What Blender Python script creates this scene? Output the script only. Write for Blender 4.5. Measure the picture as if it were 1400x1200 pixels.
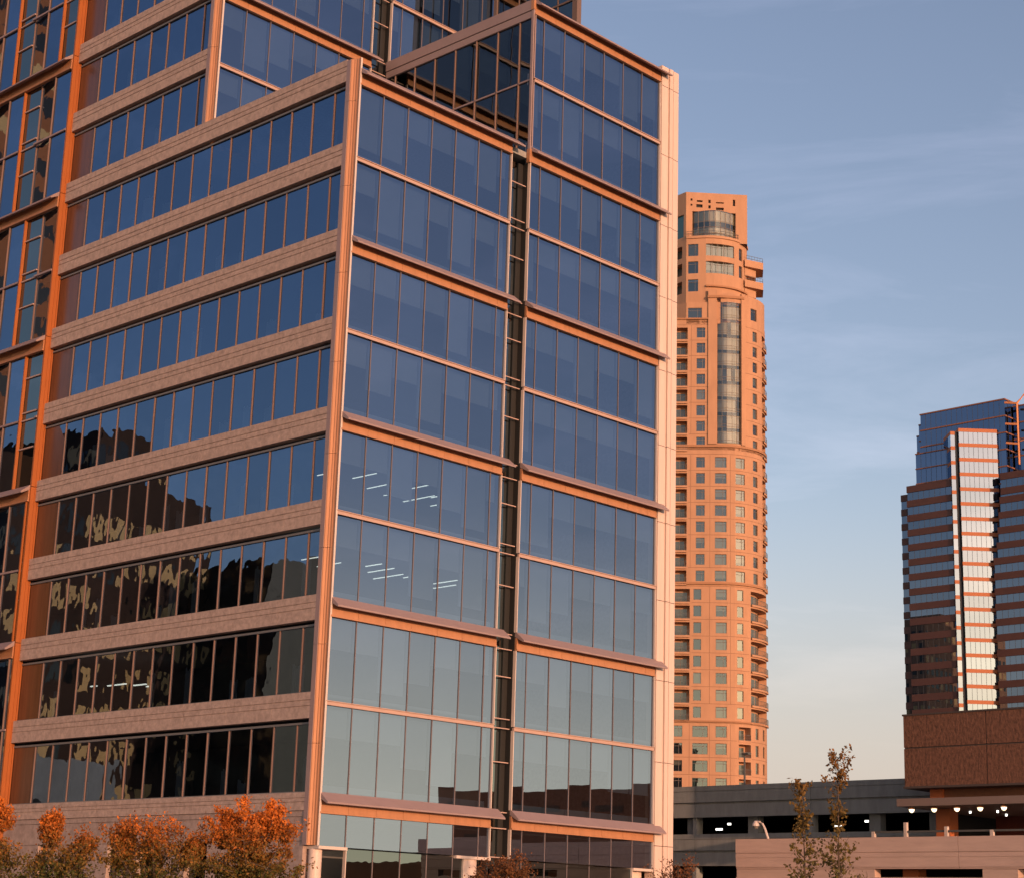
import bpy, math, random
from mathutils import Vector, Matrix
R = math.radians
random.seed(7)
sc = bpy.context.scene
for o in list(bpy.data.objects): bpy.data.objects.remove(o)
C = sc.collection

# ------------------------------------------------------------------ camera
CAM = Vector((-48.9659, -57.4125, 1.7))
rt = Vector((0.6882248, -0.72487109, 0.0301418)); dn = Vector((0.20696523, 0.15634283, -0.9657755)); fw = Vector((0.69535028, 0.67090895, 0.25762212))
cam = bpy.data.cameras.new('camera'); co = bpy.data.objects.new('camera', cam); C.objects.link(co)
m = Matrix((( rt.x, -dn.x, -fw.x, CAM.x), (rt.y, -dn.y, -fw.y, CAM.y), (rt.z, -dn.z, -fw.z, CAM.z), (0, 0, 0, 1)))
co.matrix_world = m
cam.sensor_fit = 'HORIZONTAL'; cam.sensor_width = 36; cam.lens = 36 * 2523.44 / 1400
cam.clip_start = .5; cam.clip_end = 9000
sc.camera = co
# ------------------------------------------------------------------ light
SUN_EL = R(6.5); SUN_D = Vector((-.25, -.968, 0)).normalized()
w = bpy.data.worlds.new('World'); sc.world = w; w.use_nodes = True
nt = w.node_tree; nt.nodes.clear()
wo = nt.nodes.new('ShaderNodeOutputWorld'); bg = nt.nodes.new('ShaderNodeBackground'); sky = nt.nodes.new('ShaderNodeTexSky')
sky.sky_type = 'NISHITA'; sky.sun_disc = False; sky.sun_elevation = SUN_EL
sky.sun_rotation = math.atan2(SUN_D.x, SUN_D.y)
sky.altitude = 100; sky.air_density = 1.0; sky.dust_density = 1.8; sky.ozone_density = 1.3
bg.inputs[1].default_value = .15
# thin evening haze tint over the whole sky, and faint wisps of cloud
tint = nt.nodes.new('ShaderNodeMix'); tint.data_type = 'RGBA'; tint.blend_type = 'MULTIPLY'; tint.inputs[0].default_value = 1
tint.inputs[7].default_value = (1.19, .995, 1.06, 1)
tcw = nt.nodes.new('ShaderNodeTexCoord'); mpw = nt.nodes.new('ShaderNodeMapping'); mpw.inputs['Scale'].default_value = (1.6, 1.6, 9); mpw.inputs['Rotation'].default_value = (R(9), R(-7), 0)
nzw = nt.nodes.new('ShaderNodeTexNoise'); nzw.inputs['Scale'].default_value = 2.2; nzw.inputs['Detail'].default_value = 7; nzw.inputs['Roughness'].default_value = .6; nzw.inputs['Distortion'].default_value = .5
rpw = nt.nodes.new('ShaderNodeValToRGB'); rpw.color_ramp.elements[0].position = .46; rpw.color_ramp.elements[1].position = .78
rpw.color_ramp.elements[0].color = (1, 1, 1, 1); rpw.color_ramp.elements[1].color = (1.75, 1.5, 1.42, 1)
cl = nt.nodes.new('ShaderNodeMix'); cl.data_type = 'RGBA'; cl.blend_type = 'MULTIPLY'; cl.inputs[0].default_value = .5
nt.links.new(tcw.outputs['Generated'], mpw.inputs[0]); nt.links.new(mpw.outputs[0], nzw.inputs[0]); nt.links.new(nzw.outputs[0], rpw.inputs[0])
nt.links.new(sky.outputs[0], tint.inputs[6]); nt.links.new(tint.outputs[2], cl.inputs[6]); nt.links.new(rpw.outputs[0], cl.inputs[7])
sx = nt.nodes.new('ShaderNodeSeparateXYZ'); nt.links.new(tcw.outputs['Generated'], sx.inputs[0])
hr = nt.nodes.new('ShaderNodeValToRGB'); hr.color_ramp.elements[0].position = .02; hr.color_ramp.elements[0].color = (.85, .85, .85, 1); hr.color_ramp.elements[1].position = .25; hr.color_ramp.elements[1].color = (0, 0, 0, 1)
hr.color_ramp.interpolation = 'EASE'
hz = nt.nodes.new('ShaderNodeMix'); hz.data_type = 'RGBA'; hz.inputs[7].default_value = (3.3, 2.55, 2.2, 1)      # thick evening air low in the sky
hc = nt.nodes.new('ShaderNodeMix'); hc.data_type = 'RGBA'; hc.inputs[6].default_value = (3.0, 2.5, 2.3, 1); hc.inputs[7].default_value = (11.0, 9.0, 5.8, 1)   # brighter towards the sun
dp_ = nt.nodes.new('ShaderNodeVectorMath'); dp_.operation = 'DOT_PRODUCT'; dp_.inputs[1].default_value = SUN_D
mr_ = nt.nodes.new('ShaderNodeMapRange'); mr_.inputs[1].default_value = -.6; mr_.inputs[2].default_value = .9
nt.links.new(tcw.outputs['Generated'], dp_.inputs[0]); nt.links.new(dp_.outputs['Value'], mr_.inputs[0]); nt.links.new(mr_.outputs[0], hc.inputs[0]); nt.links.new(hc.outputs[2], hz.inputs[7])
nt.links.new(sx.outputs[2], hr.inputs[0]); nt.links.new(hr.outputs[0], hz.inputs[0]); nt.links.new(cl.outputs[2], hz.inputs[6])
nt.links.new(hz.outputs[2], bg.inputs[0]); nt.links.new(bg.outputs[0], wo.inputs[0])
sl = bpy.data.lights.new('sun', 'SUN'); sl.energy = 2.4; sl.angle = R(.5); sl.color = (1, .56, .33)
so = bpy.data.objects.new('sun', sl); C.objects.link(so)
sd = Vector((SUN_D.x * math.cos(SUN_EL), SUN_D.y * math.cos(SUN_EL), math.sin(SUN_EL)))
so.rotation_euler = sd.to_track_quat('Z', 'Y').to_euler(); so.location = (-30, -120, 60)
vs = sc.view_settings; vs.view_transform = 'Standard'; vs.look = 'None'; vs.gamma = 1; vs.exposure = 0.6
sc.cycles.max_bounces = 8; sc.cycles.transparent_max_bounces = 12; sc.cycles.glossy_bounces = 5; sc.cycles.diffuse_bounces = 3

# ------------------------------------------------------------------ helpers
class MB:
    def __init__(s): s.v = []; s.f = []; s.m = []
    def quad(s, a, b, c, d, mi=0):
        n = len(s.v); s.v += [tuple(a), tuple(b), tuple(c), tuple(d)]; s.f.append((n, n+1, n+2, n+3)); s.m.append(mi)
    def box(s, x0, x1, y0, y1, z0, z1, mi=0):
        n = len(s.v)
        s.v += [(x0,y0,z0),(x1,y0,z0),(x1,y1,z0),(x0,y1,z0),(x0,y0,z1),(x1,y0,z1),(x1,y1,z1),(x0,y1,z1)]
        for q in ((0,3,2,1),(4,5,6,7),(0,1,5,4),(1,2,6,5),(2,3,7,6),(3,0,4,7)): s.f.append(tuple(n+i for i in q)); s.m.append(mi)
    def prism(s, pts, z0, z1, mi=0):                       # plan polygon, counterclockwise
        n = len(s.v); k = len(pts)
        s.v += [(p[0], p[1], z0) for p in pts] + [(p[0], p[1], z1) for p in pts]
        for i in range(k):
            j = (i+1) % k; s.f.append((n+i, n+j, n+k+j, n+k+i)); s.m.append(mi)
        s.f.append(tuple(n+k-1-i for i in range(k))); s.m.append(mi)
        s.f.append(tuple(n+k+i for i in range(k))); s.m.append(mi)
    def extr(s, prof, axis, a0, a1, mi=0):                 # profile (p,z) swept along x ('x': p is y) or y ('y': p is x)
        n = len(s.v); k = len(prof)
        for a in (a0, a1):
            s.v += [(a, p, z) if axis == 'x' else (p, a, z) for p, z in prof]
        for i in range(k):
            j = (i+1) % k; s.f.append((n+i, n+j, n+k+j, n+k+i)); s.m.append(mi)
        s.f.append(tuple(n+k-1-i for i in range(k))); s.m.append(mi)
        s.f.append(tuple(n+k+i for i in range(k))); s.m.append(mi)
    def tube(s, pts, rad, k=6, mi=0, cap=True):
        n = len(s.v); L = len(pts)
        for i, p in enumerate(pts):
            p = Vector(p); d = (Vector(pts[min(i+1, L-1)]) - Vector(pts[max(i-1, 0)])).normalized()
            a = d.orthogonal().normalized() if abs(d.z) < .95 else Vector((1, 0, 0)); a = (a - d*a.dot(d)).normalized(); b = d.cross(a)
            r = rad[i] if hasattr(rad, '__len__') else rad
            for j in range(k):
                t = 2*math.pi*j/k; s.v.append(tuple(p + a*(r*math.cos(t)) + b*(r*math.sin(t))))
        for i in range(L-1):
            for j in range(k):
                q = (j+1) % k; s.f.append((n+i*k+j, n+i*k+q, n+(i+1)*k+q, n+(i+1)*k+j)); s.m.append(mi)
        if cap:
            s.f.append(tuple(n+k-1-j for j in range(k))); s.m.append(mi)
            s.f.append(tuple(n+(L-1)*k+j for j in range(k))); s.m.append(mi)
    def cyl(s, x, y, z0, z1, r, k=24, mi=0): s.tube([(x, y, z0), (x, y, z1)], r, k, mi)
    def build(s, name, mats, parent=None, smooth=False, loc=None):
        me = bpy.data.meshes.new(name); me.from_pydata(s.v, [], s.f); me.update()
        mats = mats if isinstance(mats, (list, tuple)) else [mats]
        for q in mats: me.materials.append(q)
        if len(mats) > 1: me.polygons.foreach_set('material_index', s.m)
        if smooth: me.polygons.foreach_set('use_smooth', [True]*len(me.polygons))
        o = bpy.data.objects.new(name, me); C.objects.link(o)
        if parent is not None:
            o.parent = parent
            if parent.type == 'EMPTY': o.matrix_parent_inverse = Matrix.Translation(parent.location).inverted()
        return o
def tag(o, label=None, cat=None, group=None, kind=None):
    if label: o['label'] = label
    if cat: o['category'] = cat
    if group: o['group'] = group
    if kind: o['kind'] = kind
    return o
def thing(name, label, cat, loc, group=None):
    o = bpy.data.objects.new(name, None); C.objects.link(o); o.location = loc; o.empty_display_size = .5
    return tag(o, label, cat, group)

# ------------------------------------------------------------------ materials
def mat(name): 
    q = bpy.data.materials.new(name); q.use_nodes = True; return q, q.node_tree, q.node_tree.nodes['Principled BSDF']
def simple(name, col, rough=.6, metal=0, var=.0, scale=4., bump=0., spec=.5, stretch=None, col2=None, detail=5):
    q, t, b = mat(name); b.inputs['Roughness'].default_value = rough; b.inputs['Metallic'].default_value = metal
    b.inputs['Specular IOR Level'].default_value = spec
    b.inputs['Base Color'].default_value = (*col, 1)
    if var or bump or col2:
        tc = t.nodes.new('ShaderNodeTexCoord'); mp = t.nodes.new('ShaderNodeMapping'); n = t.nodes.new('ShaderNodeTexNoise')
        if stretch: mp.inputs['Scale'].default_value = stretch
        n.inputs['Scale'].default_value = scale; n.inputs['Detail'].default_value = detail; n.inputs['Roughness'].default_value = .65
        t.links.new(tc.outputs['Object'], mp.inputs[0]); t.links.new(mp.outputs[0], n.inputs[0])
        r = t.nodes.new('ShaderNodeValToRGB'); r.color_ramp.elements[0].position = .3; r.color_ramp.elements[1].position = .7
        c2 = col2 or tuple(min(1, c*(1+var)) for c in col); c1 = col if col2 else tuple(c*(1-var) for c in col)
        r.color_ramp.elements[0].color = (*c1, 1); r.color_ramp.elements[1].color = (*c2, 1)
        t.links.new(n.outputs[0], r.inputs[0]); t.links.new(r.outputs[0], b.inputs['Base Color'])
        if bump:
            bp = t.nodes.new('ShaderNodeBump'); bp.inputs['Strength'].default_value = bump; bp.inputs['Distance'].default_value = .05
            t.links.new(n.outputs[0], bp.inputs['Height']); t.links.new(bp.outputs[0], b.inputs['Normal'])
    return q
def emis(name, col, s):
    q, t, b = mat(name); b.inputs['Base Color'].default_value = (.8, .8, .8, 1); b.inputs['Emission Color'].default_value = (*col, 1); b.inputs['Emission Strength'].default_value = s; return q
def glass(name, tint, refl, rcol, wave=.02, wscale=.6, rough=0.):
    """coated pane: part mirror, part tinted see-through, gently wavy"""
    q = bpy.data.materials.new(name); q.use_nodes = True; t = q.node_tree; t.nodes.clear()
    out = t.nodes.new('ShaderNodeOutputMaterial'); mx = t.nodes.new('ShaderNodeMixShader'); tr = t.nodes.new('ShaderNodeBsdfTransparent'); gl = t.nodes.new('ShaderNodeBsdfGlossy')
    tr.inputs[0].default_value = (*tint, 1)
    g0 = t.nodes.new('ShaderNodeNewGeometry'); wn0 = t.nodes.new('ShaderNodeTexWhiteNoise'); wn0.noise_dimensions = '1D'; cm = t.nodes.new('ShaderNodeMix'); cm.data_type = 'RGBA'
    cm.inputs[6].default_value = (*[c*.88 for c in rcol], 1); cm.inputs[7].default_value = (*[min(1, c*1.08) for c in rcol], 1)
    t.links.new(g0.outputs['Random Per Island'], wn0.inputs[1]); t.links.new(wn0.outputs[0], cm.inputs[0]); t.links.new(cm.outputs[2], gl.inputs['Color']); gl.inputs['Roughness'].default_value = rough
    fr = t.nodes.new('ShaderNodeFresnel'); fr.inputs[0].default_value = 1.5
    ma = t.nodes.new('ShaderNodeMath'); ma.operation = 'MULTIPLY_ADD'; ma.inputs[1].default_value = 1-refl; ma.inputs[2].default_value = refl
    t.links.new(fr.outputs[0], ma.inputs[0]); t.links.new(ma.outputs[0], mx.inputs[0])
    t.links.new(tr.outputs[0], mx.inputs[1]); t.links.new(gl.outputs[0], mx.inputs[2]); t.links.new(mx.outputs[0], out.inputs[0])
    if wave:
        tc = t.nodes.new('ShaderNodeTexCoord'); n = t.nodes.new('ShaderNodeTexNoise'); n.inputs['Scale'].default_value = wscale; n.inputs['Detail'].default_value = 1.5
        ge = t.nodes.new('ShaderNodeNewGeometry'); ad = t.nodes.new('ShaderNodeVectorMath'); ad.operation = 'ADD'
        cb = t.nodes.new('ShaderNodeCombineXYZ'); mu = t.nodes.new('ShaderNodeMath'); mu.operation = 'MULTIPLY'; mu.inputs[1].default_value = 37.
        t.links.new(ge.outputs['Random Per Island'], mu.inputs[0]); t.links.new(mu.outputs[0], cb.inputs[0]); t.links.new(mu.outputs[0], cb.inputs[2])
        t.links.new(tc.outputs['Object'], ad.inputs[0]); t.links.new(cb.outputs[0], ad.inputs[1]); t.links.new(ad.outputs[0], n.inputs[0])
        bp = t.nodes.new('ShaderNodeBump'); bp.inputs['Strength'].default_value = 1; bp.inputs['Distance'].default_value = wave
        t.links.new(n.outputs[0], bp.inputs['Height']); t.links.new(bp.outputs[0], gl.inputs['Normal'])
    return q
M = {}
M['stone'] = simple('flamed granite', (.44, .305, .25), .8, var=.26, scale=4.5, bump=.15, detail=8)
M['stone_dark'] = simple('base granite', (.37, .26, .22), .8, var=.25, scale=3.5, bump=.1, detail=8)
M['metal'] = simple('copper tone metal panel', (.47, .21, .105), .45, metal=.2, var=.1, scale=2, stretch=(2, 2, .3), detail=6)
M['mull'] = simple('mullion metal', (.23, .135, .105), .5, metal=.2)
M['mull_f'] = simple('front mullion metal', (.16, .12, .12), .45)
M['fin'] = simple('orange fin panel', (.36, .1, .02), .5, metal=.1, var=.06, scale=1.5)
M['hood'] = simple('painted hood metal', (.3, .205, .195), .5, var=.05, scale=1.5)
M['pil'] = simple('pale pilaster panel', (.64, .48, .41), .5, var=.07, scale=1.6, stretch=(3, 3, .25), detail=7)
M['edge'] = simple('pale edge trim', (.6, .47, .41), .4)
M['grey'] = simple('window head metal', (.16, .15, .15), .5)
M['dark'] = simple('dark frame metal', (.05, .045, .04), .5)
M['slab'] = simple('slab underside', (.2, .2, .21), .9)
M['core'] = simple('interior wall', (.16, .15, .15), .9, var=.2, scale=.4)
M['blind'] = simple('roller blind fabric', (.33, .35, .43), .9, var=.05, scale=.7)
M['curtain'] = simple('vertical blind slats', (.62, .6, .6), .9)
M['bar'] = simple('transom metal', (.46, .3, .25), .5, var=.06, scale=1.5)
M['gap_shade'] = simple('recess shade panel', (.02, .018, .017), .5)  # black stands in for the shade inside the gap
M['screen'] = simple('screen frame metal', (.16, .1, .08), .5)
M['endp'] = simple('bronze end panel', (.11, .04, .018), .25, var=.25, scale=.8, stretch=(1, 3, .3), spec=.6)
M['tube'] = emis('fluorescent tube', (1, .93, .75), 1.7)
M['gl_f'] = glass('front glass', (.3, .38, .43), .35, (.48, .6, .82), .0018, .45)
M['gl_l'] = glass('side glass', (.36, .42, .47), .36, (.3, .45, .69), .0105, .8)
M['gl_d'] = glass('recess glass', (.05, .065, .07), .15, (.7, .85, .9), .003, .8)
M['roof'] = simple('roof gravel', (.3, .28, .26), .95, var=.2, scale=8)

# ------------------------------------------------------------------ setting: ground
g = MB(); g.quad((-3000,-3000,0),(3000,-3000,0),(3000,3000,0),(-3000,3000,0)); tag(g.build('ground', simple('ground', (.09, .085, .07), .95, var=.3, scale=.08)), kind='structure')
g = MB(); g.box(-24, 90, -36, -26, -.1, .004); tag(g.build('street', simple('asphalt', (.05, .05, .052), .9, var=.2, scale=2.)), kind='structure')
g = MB(); g.box(-24, 24, -25.7, -.4, -.1, .14); g.box(-24, -.4, -.4, 44, -.1, .14)
tag(g.build('pavement', simple('paving', (.3, .28, .26), .85, var=.12, scale=1.5)), kind='structure')

# ------------------------------------------------------------------ office building
off = thing('office_building', 'large blue glass office block with granite bands, left of the tan tower', 'building', (11, 11, 0))
ZB = lambda k: 39.12 - 4.03*k            # tops of the granite bands, k down
ZL = lambda j: 6.83 + 7.93*j             # sun hoods
ZT = lambda j: 10.46 + 7.93*j            # transom bars
PW = 1.524
YE, YP = .66, 23.0
PL = 1.4975                               # pane module on the banded face

def pane(mb, axis, c, a0, a1, z0, z1, tilt=.004, mi=0):
    """one glass pane in plane x=c ('x') or y=c ('y'), very slightly out of true"""
    e = [random.uniform(-tilt, tilt) for _ in range(3)]
    p = [(a0, z0, e[0]), (a1, z0, e[1]), (a1, z1, e[2]), (a0, z1, e[0]+e[2]-e[1])]
    q = [((c+d, a, z) if axis == 'x' else (a, c+d, z)) for a, z, d in p]
    if axis == 'x': q = q[::-1]
    mb.quad(*q, mi)
# granite bands on the left face
def band(y0, y1, zt, k, h=1.06, xf=-.14):
    mb = MB(); yy = y0; n = 0
    while yy < y1-.01:
        ye = min(y1, yy+PW*(2 if n else 1.6)); n += 1
        a, b = yy, ye-.012
        mb.box(xf, .22, a, b, zt-.29*h, zt); mb.box(xf, .22, a, b, zt-.51*h, zt-.29*h-.035); mb.box(xf, .22, a, b, zt-h, zt-.51*h-.035)
        yy = ye
    mb.box(xf+.03, .2, y0, y1-.012, zt-h+.02, zt-.02)
    return mb.build('stone_band', M['stone'], off)
def left_row(y0, y1, z0, z1, light=0):
    """ribbon window between two bands: panes, mullions and frame in one mesh, blinds as sub-parts"""
    ys = [y0]; y = YE + .96
    while y < y1-.8:
        if y > y0+.2: ys.append(y)
        y += PL
    ys.append(y1)
    mb = MB()
    for a, b in zip(ys[:-1], ys[1:]): pane(mb, 'x', .1, a, b, z0, z1, .009)
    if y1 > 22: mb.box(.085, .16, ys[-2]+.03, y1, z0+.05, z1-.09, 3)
    for a in ys[1:-1]: mb.box(.045, .16, a-.024, a+.024, z0, z1, 1)
    mb.box(.02, .17, y0, y1, z1-.09, z1+.0, 2); mb.box(.02, .17, y0, y1, z0-.01, z0+.05, 2)
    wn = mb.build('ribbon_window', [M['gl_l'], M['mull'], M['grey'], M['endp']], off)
    for a, b in zip(ys[:-1], ys[1:]):
        if random.random() < .5:
            cu = MB(); x = a + random.uniform(.1, .7); hh = random.uniform(.5, 1.7)
            for q in range(random.randint(3, 7)):
                cu.box(.42, .45, x, x+.085, z0+.1, z0+hh+random.uniform(-.1, .1)); x += .11
                if x > b-.1: break
            cu.build('vertical_blind', M['curtain'], wn)
for k in range(-6, 9):
    zt = ZB(k); y0 = YE if k >= 0 else 11.3
    band(y0, YP-.03, zt, k, 1.06 if k < 8 else .72)
    if k > -6: left_row(y0 if k > 0 else 11.3, YP, zt+.0, ZB(k-1)-1.06-.14)
# base of the left face
mb = MB()
z = ZB(8)-.72
mb.box(-.1, .25, YE, YP, 4.95+.98, z-.02)
yy = YE
while yy < YP:
    ye = min(YP, yy+2.3); mb.box(-.08, .25, yy, ye-.015, 4.97, 5.91); yy = ye
mb.box(-.05, .2, YE, YP, 4.95, z-.04)
for a, b in ((YE, 3.2), (4.8, 6.9), (8.4, 10.6), (11.9, 13.3), (14.15, 15.9), (17.2, 19.1), (19.8, YP)): mb.box(-.08, .25, a, b, 0, 4.945)
mb.build('granite_base', M['stone_dark'], off)
for a, b in ((3.2, 4.8), (6.9, 8.4), (10.6, 11.9), (13.3, 14.15), (15.9, 17.2), (19.1, 19.8)):
    mb = MB(); pane(mb, 'x', .2, a, b, 0, 4.95); mb.box(.14, .24, a, a+.06, 0, 4.9, 1); mb.box(.14, .24, a, b, 3.1, 3.17, 1); mb.build('ground_floor_window', [M['gl_d'], M['grey']], off)
# corner column, stepped and chamfered
prof = [(-.12,.40),(-.10,.36),(-.02,.29),(-.02,.25),(.03,.2),(.03,.13),(.06,.08),(.06,-.05),(.13,-.05),(.13,.16),(.25,.3),(.25,.40)]
def corner(y0, z0, z1):
    mb = MB(); z = z0
    while z < z1-.1:
        ze = min(z1, z+4.03); p = [(a, b+y0) for a, b in prof]; mb.prism(p, z, ze-.015); mb.box(-.14, .25, y0+.402, y0+.66, z, ze-.012, 1); z = ze  # side strip in mauve: its shade is put into the colour
    mb.build('corner_column', [M['metal'], M['hood']], off)
    mb = MB(); mb.box(.045, .14, y0-.075, y0-.052, z0, z1); mb.build('corner_trim', M['edge'], off)
corner(0, 4.8, ZB(0)-.05)
corner(10.65, ZB(0)+.01, 63)
# orange fin at the left end of the banded face = return of the left wall
mb = MB()
z = 0
while z < 63:
    ze = z+7.93 if z else 6.83
    mb.box(-.42, .1, YP, YP+.12, z, ze-.03); mb.box(-.2, -.13, YP-.03, YP, z, ze-.03); mb.box(-.02, .05, YP-.05, YP, z, ze-.03); z = ze
mb.build('orange_fin', M['fin'], off)

# right-hand (front) face: two sections, gap between
XA, XB, XC, XD = .09, 9.9, 11.2, 21.08
def mull_x(x0, x1, start): 
    xs = [x0]; x = start
    while x < x1-.2:
        if x > x0+.2: xs.append(x)
        x += PW
    return xs + [x1]
def front_row(y, x0, x1, start, z0, z1, blinds=True, mat_='gl_f', lights=0, par=None):
    xs = mull_x(x0, x1, start); mb = MB()
    for a, b in zip(xs[:-1], xs[1:]): pane(mb, 'y', y+.05, a, b, z0, z1, .008)
    for a in xs[1:-1]: mb.box(a-.02, a+.02, y+.02, y+.1, z0, z1, 1)
    for a in (x0, x1): mb.box(a-.022, a+.022, y-.05, y+.12, z0, z1, 2)
    gz = mb.build('window_row', [M[mat_], M['mull_f'], M['edge']], off)
    if blinds:
        mb = MB(); zc = z1+.35
        for a, b in zip(xs[:-1], xs[1:]):
            d = 1.62+random.choice((0, 0, 0, 0, 0, 0, .9, 1.5)) if blinds == 1 else 1.5+random.choice((0, 0, .2, .9, 1.6, 1.9))
            mb.box(a+.02, b-.02, y+.3, y+.32, max(z0+.1, zc-d), zc)
        mb.box(x0, x1, y+.3, y+.33, z0-.3, z0+.3)
        mb.build('roller_blind_row', M['blind'], gz)
    return gz
def bar(y, x0, x1, z):
    mb = MB(); mb.box(x0, x1, y-.05, y+.1, z-.06, z+.06); mb.box(x0, x1, y-.1, y-.02, z+.065, z+.095); mb.box(x0, x1, y-.07, y+.0, z-.09, z-.065); mb.build('transom_bar', M['bar'], off)
def hood(y, x0, x1, z, tip=.45, ax='x', sgn=1):
    """sloping sun hood with the lit fascia panels below it"""
    mb = MB(); pr = [(y+.1, z+.06), (y-.02, z+.06), (y-.5, z-.33), (y-.5, z-.40), (y-.44, z-.40), (y+.02, z-.16), (y+.1, z-.16)]
    if ax == 'x': mb.extr(pr, 'x', x0, x1+tip)
    else: mb.extr(pr, 'y', x0-tip, x1)
    h = mb.build('sun_hood', M['hood'], off)
    mb = MB(); a = x0
    while a < x1-.05:
        b = min(x1, a+PW)
        if ax == 'x': mb.box(a, b-.012, y-.06, y+.12, z-.70, z-.2); mb.box(a, b-.012, y-.1, y+.1, z-.78, z-.705)
        else: mb.box(y-.06, y+.12, a, b-.012, z-.70, z-.2); mb.box(y-.1, y+.1, a, b-.012, z-.78, z-.705)
        a = b
    mb.build('fascia', M['metal'], h)
def gap(y, z0, z1, ym=.5):
    mb = MB(); zz = z0
    while zz < z1-.1:
        ze = min(z1, zz+4); pane(mb, 'y', y+ym, XB, XC, zz, ze); zz = ze
    mb.box(XC-.02, XC+.1, y+.06, y+ym, z0, z1, 1); mb.box(XB-.1, XB+.02, y+.06, y+ym, z0, z1, 1); mb.box(XC-.34, XC-.02, y+ym-.06, y+ym-.01, z0, z1, 1)  # returns and side strip blackened for the shade of the gap
    for j in range(-1, 7):
        for zq in (ZL(j)-.05, ZL(j)-.75, ZL(j)-2.0, ZT(j)+.42, ZT(j), ZT(j)-1.5):
            if z0 < zq < z1: mb.box(XB+.03, XC-.04, y+.2, y+.26, zq-.022, zq+.022, 2)
    mb.build('recessed_glazing', [M['gl_d'], M['gap_shade'], M['bar']], off)
def section(y, x0, x1, start, j0, j1, jtop=None, blinds=1):
    for j in range(j0, j1+1):
        hood(y, x0, x1, ZL(j))
        if j < j1:
            front_row(y, x0, x1, start, ZL(j)+.06, ZT(j)-.07, blinds); bar(y, x0, x1, ZT(j)); front_row(y, x0, x1, start, ZT(j)+.1, ZL(j+1)-.78, blinds)
section(0, XA, XB, XA+PW, 0, 4)
section(0, XC, XD, XC+.78, 0, 5)
section(10.65, XA, XB, XA+PW, 4, 7, blinds=2)
section(10.65, XC, XD, XC+.78, 5, 7, blinds=2)
gap(0, 0, ZL(4)-.8); gap(10.65, ZL(4), 62)
# ground floor of the front
front_row(0, XA, XB, XA+PW, 4.78, ZL(0)-.78, 0); 
front_row(0, XA+PW, XA+6*PW-.9+.0, XA+2*PW, .1, 4.72, 0, 'gl_d')
front_row(0, XC, XD, XC+.78, 4.78, ZL(0)-.78, 0)
front_row(0, XC, XD-PW, XC+.78, .1, 4.72, 0, 'gl_d')
for a, b in ((XA, XA+PW), (XA+5*PW+.6-.5, XB), (XD-PW, XD)):
    mb = MB(); mb.box(a, b, -.12, 2.4, 4.66, 4.78); mb.build('soffit_edge', M['edge'], off)
for x, y, r in ((.32, .34, .27), (8.75, .75, .82), (20.4, .9, .62)):
    mb = MB(); mb.cyl(x, y, 0, 4.66, r, 32); mb.build('round_column', M['pil'], off, smooth=False)
mb = MB(); mb.box(.3, 21, 2.4, 2.6, 0, 4.7); mb.build('lobby_wall', M['core'], off)
# right pilaster
mb = MB(); z = 0
for ze in [5.9 + 3.965*i for i in range(11)] + [46.72]:
    mb.box(21.12, 21.66, -.1, .5, z, ze-.03); mb.box(21.66, 21.74, -.04, .5, z, ze-.03); mb.box(21.74, 22.02, -.14, .5, z, ze-.03); mb.box(22.02, 22.1, -.04, .5, z, ze-.03); mb.box(22.1, 22.52, -.1, .5, z, ze-.03); z = ze
mb.build('end_pilaster', M['pil'], off)
# right side wall and back of the right block
mb = MB(); mb.box(22.2, 22.5, .52, 40, 0, 46.4); mb.box(22.2, 22.5, 10.7, 40, 46.4, 62); mb.box(0.3, 22.5, 40, 40.3, 0, 62); mb.build('end_wall', M['stone'], off)
# side glazing of the right block above the low roof
mb = MB(); ys = [.12, .95] + [.95+PW*i for i in range(1, 7)] + [10.6]
for a, b in zip(ys[:-1], ys[1:]):
    pane(mb, 'x', XC+.02, a, b, 38.2, 42.15, .012); pane(mb, 'x', XC+.02, a, b, 42.15, 45.55, .012)
for a in ys[1:-1]: mb.box(XC-.05, XC+.06, a-.025, a+.025, 38.2, 45.55, 1)
mb.box(XC-.05, XC+.06, .1, 5.7, 42.16, 42.24, 2); mb.build('side_glazing', [M['gl_d'], M['mull'], M['hood']], off)
mb = MB(); mb.box(XC-.12, XC+.2, .05, 10.78, 45.95, 46.5); mb.box(XC-.08, XC+.2, .05, 10.78, 45.55, 45.92); mb.build('side_parapet', M['hood'], off)
mb = MB(); mb.box(XC-.1, XC+.1, -.05, .1, 38.2, 46.5); mb.build('corner_column', M['hood'], off)
mb = MB(); mb.box(XC-.13, XC+.02, -.08, .12, 45.95, 46.53); mb.build('corner_cap', M['metal'], off)
mb = MB(); mb.box(XC-.13, XC+.02, -.08, .12, 37.75, 38.45); mb.build('corner_cap', M['metal'], off)
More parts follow.
